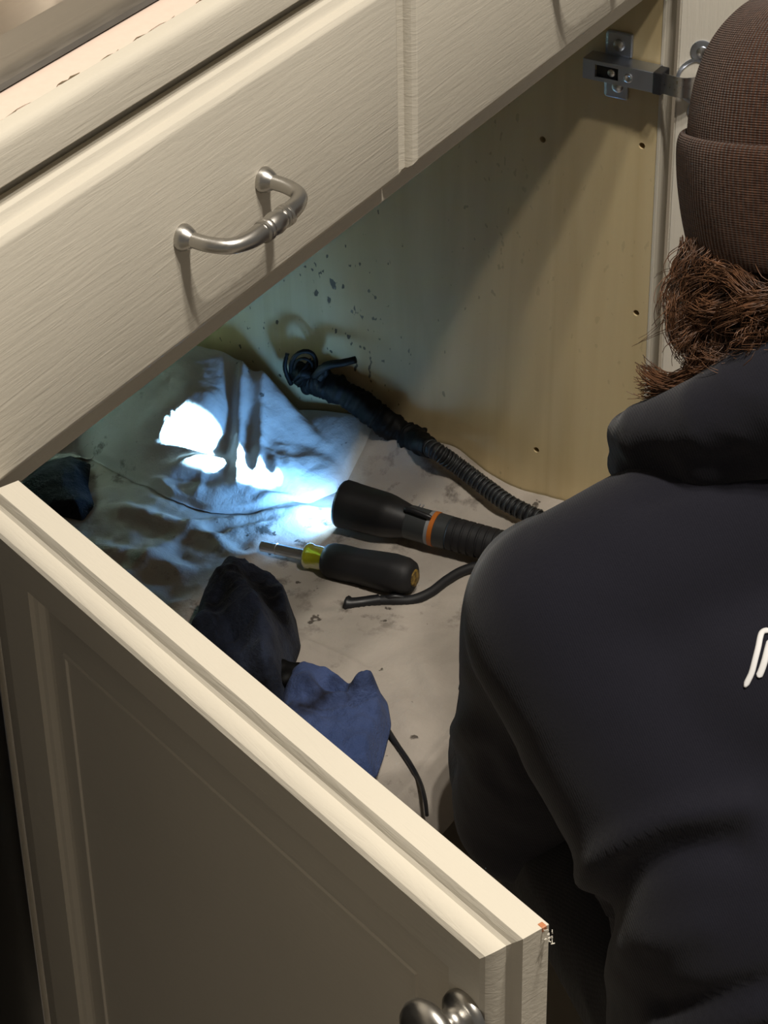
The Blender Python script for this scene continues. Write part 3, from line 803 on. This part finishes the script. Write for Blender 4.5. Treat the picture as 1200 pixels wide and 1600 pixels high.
# body: one continuous surface (head, neck, trunk, arms, hands, legs)
bm = bmesh.new()
ellipsoid_bm(bm, B(0, .055, .135), (.074, .092, .108), ROTB @ Matrix.Rotation(-.3, 3, 'X'))
ellipsoid_bm(bm, B(0, .105, .075), (.052, .050, .055), ROTB)
ellipsoid_bm(bm, B(0, .158, .112), (.012, .016, .016), ROTB)                      # nose
for s in (-1, 1): ellipsoid_bm(bm, B(s*.076, .055, .105), (.010, .018, .028), ROTB)   # ears
capsule_bm(bm, B(0, -.005, -.03), B(0, .045, .08), .056, .052)
ellipsoid_bm(bm, B(.01, -.03, -.115), (.13, .065, .07), ROTB); ellipsoid_bm(bm, B(.03, -.10, -.22), (.125, .07, .11), ROTB)
ellipsoid_bm(bm, B(.05, -.135, -.36), (.14, .085, .11), ROTB)
HL = B(-.045, .20, -.275)
capsule_bm(bm, B(-.145, -.04, -.105), B(-.166, .02, -.31), .042, .038); capsule_bm(bm, B(-.168, .02, -.31), HL, .038, .026)
HR = B(.12, .20, -.275)
capsule_bm(bm, B(.158, -.04, -.105), B(.208, .025, -.31), .042, .038); capsule_bm(bm, B(.208, .025, -.31), HR, .038, .026)
for s, h in ((-1, HL), (1, HR)):
    pc = h+FV*.045+V((0, 0, -.008))
    ellipsoid_bm(bm, pc, (.040, .046, .016), ROTB)
    for i, (o_, L) in enumerate(((-.027, .058), (-.009, .068), (.009, .064), (.026, .050))):
        a = pc+RV*o_+FV*.036; b = a+FV*L*.55+V((0, 0, -.008)); c = b+FV*L*.38+V((0, 0, -.022))
        capsule_bm(bm, a, b, .0088, .0080, 10); capsule_bm(bm, b, c, .0080, .0066, 10)
    a = pc-RV*s*.034*-1*(1)-FV*.012; b = a+RV*s*-.028*-1+FV*.026; c = b+FV*.026+V((0, 0, -.008))
    capsule_bm(bm, a, b, .0105, .0092, 10); capsule_bm(bm, b, c, .0092, .0072, 10)
KL, KR = B(-.150, .095, -.33), B(.33, .12, -.33)
AL, AR = B(.10, .16, -fz+.055), B(.02, .24, -fz+.055)
capsule_bm(bm, B(-.04, -.14, -.36), KL, .080, .056); capsule_bm(bm, B(.14, -.14, -.36), KR, .080, .056)
capsule_bm(bm, KL, AL, .054, .036); capsule_bm(bm, KR, AR, .054, .036)
person = obj('person', blob(bm, .0045, 4), M_skin, None, 180)
tag(person, 'person in navy black hoodie and brown knit beanie sitting in front of the open cabinet', 'person')

# hoodie
bm = bmesh.new()
for sx, off in ((-1, 0), (1, .012)):
    SH = B(sx*.152+off, -.058, -.100)
    capsule_bm(bm, B(sx*.02, -.030, -.048), SH, .076, .068, 28)
    capsule_bm(bm, SH, B(.042+sx*.078, -.150, -.225), .068, .100, 28)
    capsule_bm(bm, B(.042+sx*.078, -.150, -.225), B(.060+sx*.075, -.145, -.385), .100, .118, 28)
    capsule_bm(bm, B(sx*.156+off, -.022, -.120), B(sx*(.164 if sx < 0 else .21), .030, -.310), .064, .058, 24)
    capsule_bm(bm, B(sx*(.164 if sx < 0 else .21), .030, -.310), B(sx*.058+(0 if sx < 0 else .07), .175, -.28), .058, .040, 24)
ellipsoid_bm(bm, B(.015, -.085, -.120), (.165, .098, .085), ROTB)
ellipsoid_bm(bm, B(.035, -.130, -.190), (.150, .112, .090), ROTB)
ellipsoid_bm(bm, B(.050, -.150, -.300), (.165, .112, .130), ROTB)
hm = blob(bm, .0055, 26)
NN = [v.normal.copy() for v in hm.vertices]
def topx(c):
    d = c-CAM; z_ = d.dot(fwd); return (600+F_PX*d.dot(right)/z_, 800-F_PX*d.dot(up)/z_)
CR = [([(885, 1440), (902, 1400), (934, 1350), (990, 1306), (1060, 1276), (1160, 1262)], .0075, 26), ([(940, 1430), (985, 1365), (1050, 1330), (1140, 1320)], -.0085, 34),
      ([(1040, 1612), (1120, 1595), (1230, 1566)], .007, 22), ([(1040, 1575), (1120, 1557), (1230, 1530)], -.005, 22),
      ([(960, 1520), (1000, 1470), (1100, 1450)], .004, 30), ([(700, 1085), (740, 1110), (780, 1170)], -.0025, 26), ([(712, 1190), (760, 1180), (800, 1230)], -.003, 26),
      ([(720, 1140), (770, 1160), (810, 1220)], .003, 22), ([(1000, 790), (1050, 770), (1130, 760)], -.0016, 14), ([(985, 735), (1040, 728), (1100, 730)], .002, 12)]
for v in hm.vertices:            # soft folds
    c = v.co; l = V(((c-NK).dot(RV), (c-NK).dot(FV), c.z-NK.z))
    k_ = sst(-.16, -.30, l.z)
    a = .0032*ridge((l.x*6+2, l.y*5, l.z*8+3), 2)*(.12+.9*k_)+.0010*fbm((l.x*20, l.y*20, l.z*20), 3)
    if NN[v.index].dot(fwd) < .15:
        px_ = topx(c)
        for pl, hh, ww in CR:
            dd = min(seg_d(px_, pl[i], pl[i+1])[0] for i in range(len(pl)-1)); a += hh*math.exp(-(dd/ww)**2)
    v.co += NN[v.index]*a
hoodie = obj('hoodie', hm, M_hoodie, person, 180)
# hem rib and cuff
def ringtube(name, c, rx, ry, r, mat, par, n=60, zf=None):
    P = [B(c[0]+rx*math.cos(2*math.pi*i/n), c[1]+ry*math.sin(2*math.pi*i/n), c[2]+(zf(2*math.pi*i/n) if zf else 0)) for i in range(n+1)]
    return obj(name, tube(P, r, 12, None, False), mat, par, 180)
ringtube('hem_rib', (.08, -.14, -.425), .178, .132, .016, M_hoodie, hoodie)
# hood lying behind the neck
bm = bmesh.new()
HOODP = [(-.115, .012, -.014, .014), (-.108, -.018, .004, .019), (-.076, -.048, .034, .026), (-.038, -.056, .058, .033), (0, -.058, .070, .036), (.038, -.056, .058, .033), (.076, -.048, .034, .026), (.108, -.018, .004, .019), (.115, .012, -.014, .014)]
for p_, q_ in zip(HOODP, HOODP[1:]):
    capsule_bm(bm, B(*p_[:3]), B(*q_[:3]), p_[3], q_[3]); capsule_bm(bm, B(p_[0], p_[1]+.004, p_[2]-.022), B(q_[0], q_[1]+.004, q_[2]-.022), p_[3]*.9, q_[3]*.9)
hd = blob(bm, .004, 6)
NN = [v.normal.copy() for v in hd.vertices]
for v in hd.vertices:
    v.co += NN[v.index]*(.0025*ridge((v.co.x*11, v.co.y*11, v.co.z*18), 2))
obj('hood', hd, M_hoodie, hoodie, 180)
# screen print on the back: the visible start of the lettering, laid on the cloth
bvh = BVHTree.FromPolygons([v.co.copy() for v in hm.vertices], [tuple(p.vertices) for p in hm.polygons])
def stroke(pts, wd):
    P = []; 
    for a in spline(pts, 26):
        hit = bvh.ray_cast(CAM, ray(a[0], a[1]).normalized())
        if hit[0] is not None: P.append((hit[0], hit[1]))
    b = bmesh.new(); prev = None; n = len(P)
    for i, (p, nn) in enumerate(P):
        d = (P[min(i+1, n-1)][0]-P[max(i-1, 0)][0]).normalized(); s_ = d.cross(nn).normalized()
        e = min(i, n-1-i); w_ = wd*min(1, .45+.3*e)
        cur = [b.verts.new(p+nn*.0010+s_*w_*q_+nn*.0004*(1-q_*q_)) for q_ in (-1, -.5, 0, .5, 1)]
        if prev:
            for q_ in range(4): b.faces.new((prev[q_], prev[q_+1], cur[q_+1], cur[q_]))
        prev = cur
    o = obj('print_stroke', b, M_print, hoodie, 180); thicken(o, .0006)
stroke([(1164, 1074), (1169, 1064), (1175, 1051), (1180, 1032), (1185, 1012), (1188, 997), (1191, 989), (1197, 986), (1204, 988)], .0017)
stroke([(1185, 1059), (1190, 1048), (1195, 1033), (1200, 1014), (1204, 1000)], .0019)
# trousers
bm = bmesh.new()
ellipsoid_bm(bm, B(.05, -.15, -.375), (.160, .112, .10), ROTB)
capsule_bm(bm, B(-.04, -.14, -.36), KL, .088, .070); capsule_bm(bm, B(.14, -.14, -.36), KR, .088, .064)
capsule_bm(bm, KL, AL, .062, .046); capsule_bm(bm, KR, AR, .062, .046)
tm = blob(bm, .006, 8)
NN = [v.normal.copy() for v in tm.vertices]
for v in tm.vertices: v.co += NN[v.index]*.004*ridge((v.co.x*9, v.co.y*9, v.co.z*9), 2); v.co.z = max(v.co.z, .004)
obj('trousers', tm, M_trouser, person, 180)
for a_, s in ((AL, 1), (AR, -1)):
    bm = bmesh.new(); ellipsoid_bm(bm, a_+RV*s*.05+V((0, 0, -.012)), (.085, .040, .038), ROTB); ellipsoid_bm(bm, a_+RV*s*.10+V((0, 0, -.018)), (.055, .042, .032), ROTB)
    sm = blob(bm, .005, 4)
    for v in sm.vertices: v.co.z = max(v.co.z, .003)
    obj('shoe', sm, M_rubber, person, 180)

# beanie: dome, folded cuff
HC = B(.004, .050, .1415); TILT = Matrix.Rotation(math.radians(-20), 3, 'X')   # head bent forward
BR = ROTB @ TILT
def shell(prof, name, parent, n=96, dr=None):
    """prof: (height, radius factor x, radius y) rings in the tilted head frame"""
    bm = bmesh.new(); uvl = bm.loops.layers.uv.new('UVMap'); rings = []; vs_ = []
    acc = 0; last = None
    for (h, rx, ry) in prof:
        if last is not None: acc += math.hypot(h-last[0], rx-last[1])
        last = (h, rx); ring = []
        for k in range(n):
            a = 2*math.pi*k/n; p = V((rx*math.cos(a), ry*math.sin(a), h))
            if dr:
                p *= 1; q_ = dr(a, h); p.x *= q_; p.y *= q_
            ring.append(bm.verts.new(HC+BR @ p))
        rings.append(ring); vs_.append(acc)
    for i in range(len(rings)-1):
        for k in range(n):
            k2 = (k+1) % n
            f = bm.faces.new((rings[i][k], rings[i][k2], rings[i+1][k2], rings[i+1][k]))
            for lp, (kk, ii) in zip(f.loops, ((k, i), (k+1, i), (k+1, i+1), (k, i+1))): lp[uvl].uv = (kk/n, vs_[ii]*8)
    o = obj(name, bm, M_knit, parent, 180); return o
wob = lambda a, h: 1+.010*noise.noise(V((math.cos(a)*2, math.sin(a)*2, h*18)))
dome = [(-.030, .086, .103), (.0, .0895, .107), (.025, .0895, .107), (.050, .0855, .102), (.072, .0765, .091), (.088, .063, .076), (.098, .048, .058), (.104, .036, .044), (.108, .030, .037),
        (.113, .030, .036), (.119, .031, .037), (.126, .028, .034), (.132, .020, .026), (.135, .010, .013), (.1355, .001, .001)]
dome = [tuple(a) for a in spline(dome, 60)]
beanie = shell(dome, 'beanie', person, dr=wob)
cf = [(-.046, .082, .098), (-.050, .085, .101), (-.047, .0885, .1045), (-.030, .0925, .109), (-.008, .0955, .1125), (.010, .0960, .113), (.018, .0945, .1115), (.020, .0915, .109), (.016, .0885, .106)]
cf = [tuple(a) for a in spline(cf, 40)]
shell(cf, 'cuff', beanie, dr=wob)

# hair: dark under-mass and curled locks
def HP(r, f, u): return HC+BR @ V((r, f, u))
bm = bmesh.new()
for p_, rad in (((-.058, .012, .075), (.026, .034, .040)), ((-.045, -.008, .065), (.034, .028, .030)), ((-.02, -.018, .075), (.04, .026, .035)), ((.02, -.018, .075), (.04, .026, .035)),
                ((.058, .012, .075), (.026, .034, .040)), ((.045, -.008, .065), (.034, .028, .030))):
    ellipsoid_bm(bm, B(*p_), rad, ROTB)
hmass = blob(bm, .0045, 4)
NN = [v.normal.copy() for v in hmass.vertices]
for v in hmass.vertices: v.co += NN[v.index]*.003*ridge((v.co.x*30, v.co.y*30, v.co.z*30), 2)
hair = obj('hair', hmass, M_hair, person, 180)
rr = random.Random(21)
def lock(name, ctrl, n, spread, curl, turns, r=.00036, mat=M_hair):
    bm = bmesh.new(); base = spline(ctrl, 26)
    for _ in range(n):
        ph = rr.uniform(0, 6.28); off = [rr.gauss(0, spread*.85) for _ in range(3)]; cr = curl*rr.uniform(.5, 1.25); tn = turns*rr.uniform(.85, 1.15); e = rr.uniform(.8, 1.0)
        P = []; m_ = int(26*e)
        for i in range(m_):
            p = V(base[i]); d = (V(base[min(i+1, 25)])-V(base[max(i-1, 0)])).normalized(); s_, t_ = frame_from(d); t = i/25
            a = ph*.25+2*math.pi*tn*t; k_ = min(1, t*4)
            fl_ = .5+1.0*t
            P.append(p+V(off)*fl_*(.4+k_*.6)+(s_*math.cos(a)+t_*math.sin(a))*cr*k_+V([.0005*noise.noise(V((i*.4, ph*9, j))) for j in range(3)]))
        tube(P, [r*(1-.5*i/m_) for i in range(m_)], 4, bm, False)
    return obj(name, bm, mat, hair, 180)
def hpx(a, b, s): return at(a, b, s)
S0 = (NK-CAM).length
LK = [ # control points in picture positions and distance from the lens, all on the hair mass round the nape
 ([(1085, 385, 1.41), (1070, 430, 1.405), (1062, 480, 1.40), (1085, 530, 1.395), (1125, 545, 1.385)], 90, .0035, .006, 1.1),
 ([(1110, 390, 1.39), (1140, 440, 1.38), (1120, 490, 1.375), (1080, 510, 1.385), (1085, 560, 1.39)], 90, .0035, .008, 1.2),
 ([(1150, 395, 1.37), (1175, 440, 1.365), (1160, 490, 1.36), (1130, 530, 1.365), (1100, 545, 1.375)], 100, .0038, .008, 1.3),
 ([(1200, 400, 1.36), (1200, 450, 1.35), (1175, 490, 1.352), (1180, 530, 1.355), (1150, 540, 1.362)], 100, .004, .008, 1.2),
 ([(1250, 410, 1.35), (1235, 460, 1.345), (1220, 500, 1.345), (1205, 520, 1.35)], 80, .004, .008, 1.2),
 ([(1300, 415, 1.35), (1285, 460, 1.345), (1270, 500, 1.345), (1255, 520, 1.35)], 60, .005, .008, 1.2),
 ([(1075, 440, 1.40), (1052, 480, 1.40), (1050, 520, 1.40), (1075, 548, 1.395), (1110, 530, 1.385)], 70, .003, .004, .8),
 ([(1100, 520, 1.39), (1090, 560, 1.392), (1075, 595, 1.395), (1040, 602, 1.40), (1010, 592, 1.41), (996, 580, 1.415)], 70, .0026, .004, .9),
 ([(1095, 540, 1.39), (1080, 575, 1.392), (1050, 605, 1.40), (1020, 615, 1.405), (1000, 605, 1.41)], 70, .0028, .004, 1.1),
 ([(1065, 395, 1.42), (1052, 430, 1.415), (1050, 460, 1.41), (1060, 500, 1.405)], 30, .0045, .003, 1.0),
 ([(1130, 480, 1.375), (1110, 520, 1.38), (1140, 560, 1.375), (1170, 535, 1.362)], 70, .0032, .006, 1.2),
 ([(1160, 470, 1.36), (1190, 500, 1.355), (1180, 530, 1.358), (1140, 555, 1.368)], 70, .0035, .006, 1.2),
 ([(1120, 540, 1.38), (1110, 570, 1.385), (1090, 600, 1.39), (1060, 612, 1.40)], 60, .0035, .005, 1.2),
 ([(1180, 420, 1.36), (1140, 420, 1.37), (1100, 440, 1.385), (1075, 470, 1.395)], 60, .004, .005, 1.0),
 ([(1230, 430, 1.35), (1190, 450, 1.352), (1150, 445, 1.362), (1110, 470, 1.378)], 60, .004, .005, 1.0),
]
for c_, n_, sp1, cu, tn in LK:
    lock('lock', [tuple(hpx(a, b, s)) for a, b, s in c_], int(n_*1.9), sp1, cu, tn)
fill = bmesh.new()
for _ in range(650):
    x0 = rr.uniform(1062, 1340); k_ = (x0-1062)/238; s0 = 1.415-.062*math.sqrt(min(1, max(0, k_)))-rr.uniform(0, .008); y0 = 372+26*min(1, k_)+rr.uniform(-6, 10)
    L = rr.uniform(70, 190); ph = rr.uniform(0, 6.28); am = rr.uniform(5, 20); tn = rr.uniform(.6, 1.8); dx = rr.uniform(-45, 20)
    P = []
    for i in range(18):
        t = i/17; P.append(at(x0+dx*t+am*math.sin(ph+6.28*tn*t)*min(1, t*3), y0+L*t*(1-.25*t)+.4*am*math.cos(ph+6.28*tn*t)*t, s0-.006*math.sin(t*3)+.004*math.cos(ph+6.28*tn*t)*t))
    tube(P, [.00032*(1-.4*i/17) for i in range(18)], 4, fill, False)
obj('loose_strands', fill, M_hair, hair, 180)
for c_ in ([(1070, 470, 1.40), (1040, 500, 1.435), (1010, 528, 1.44), (985, 545, 1.445)], [(1075, 420, 1.435), (1045, 422, 1.44), (1018, 440, 1.445)], [(1060, 505, 1.43), (1020, 525, 1.44), (975, 552, 1.45)]):
    lock('stray_hair', [tuple(hpx(a, b, s)) for a, b, s in c_], 2, .002, .001, .5, .00022)
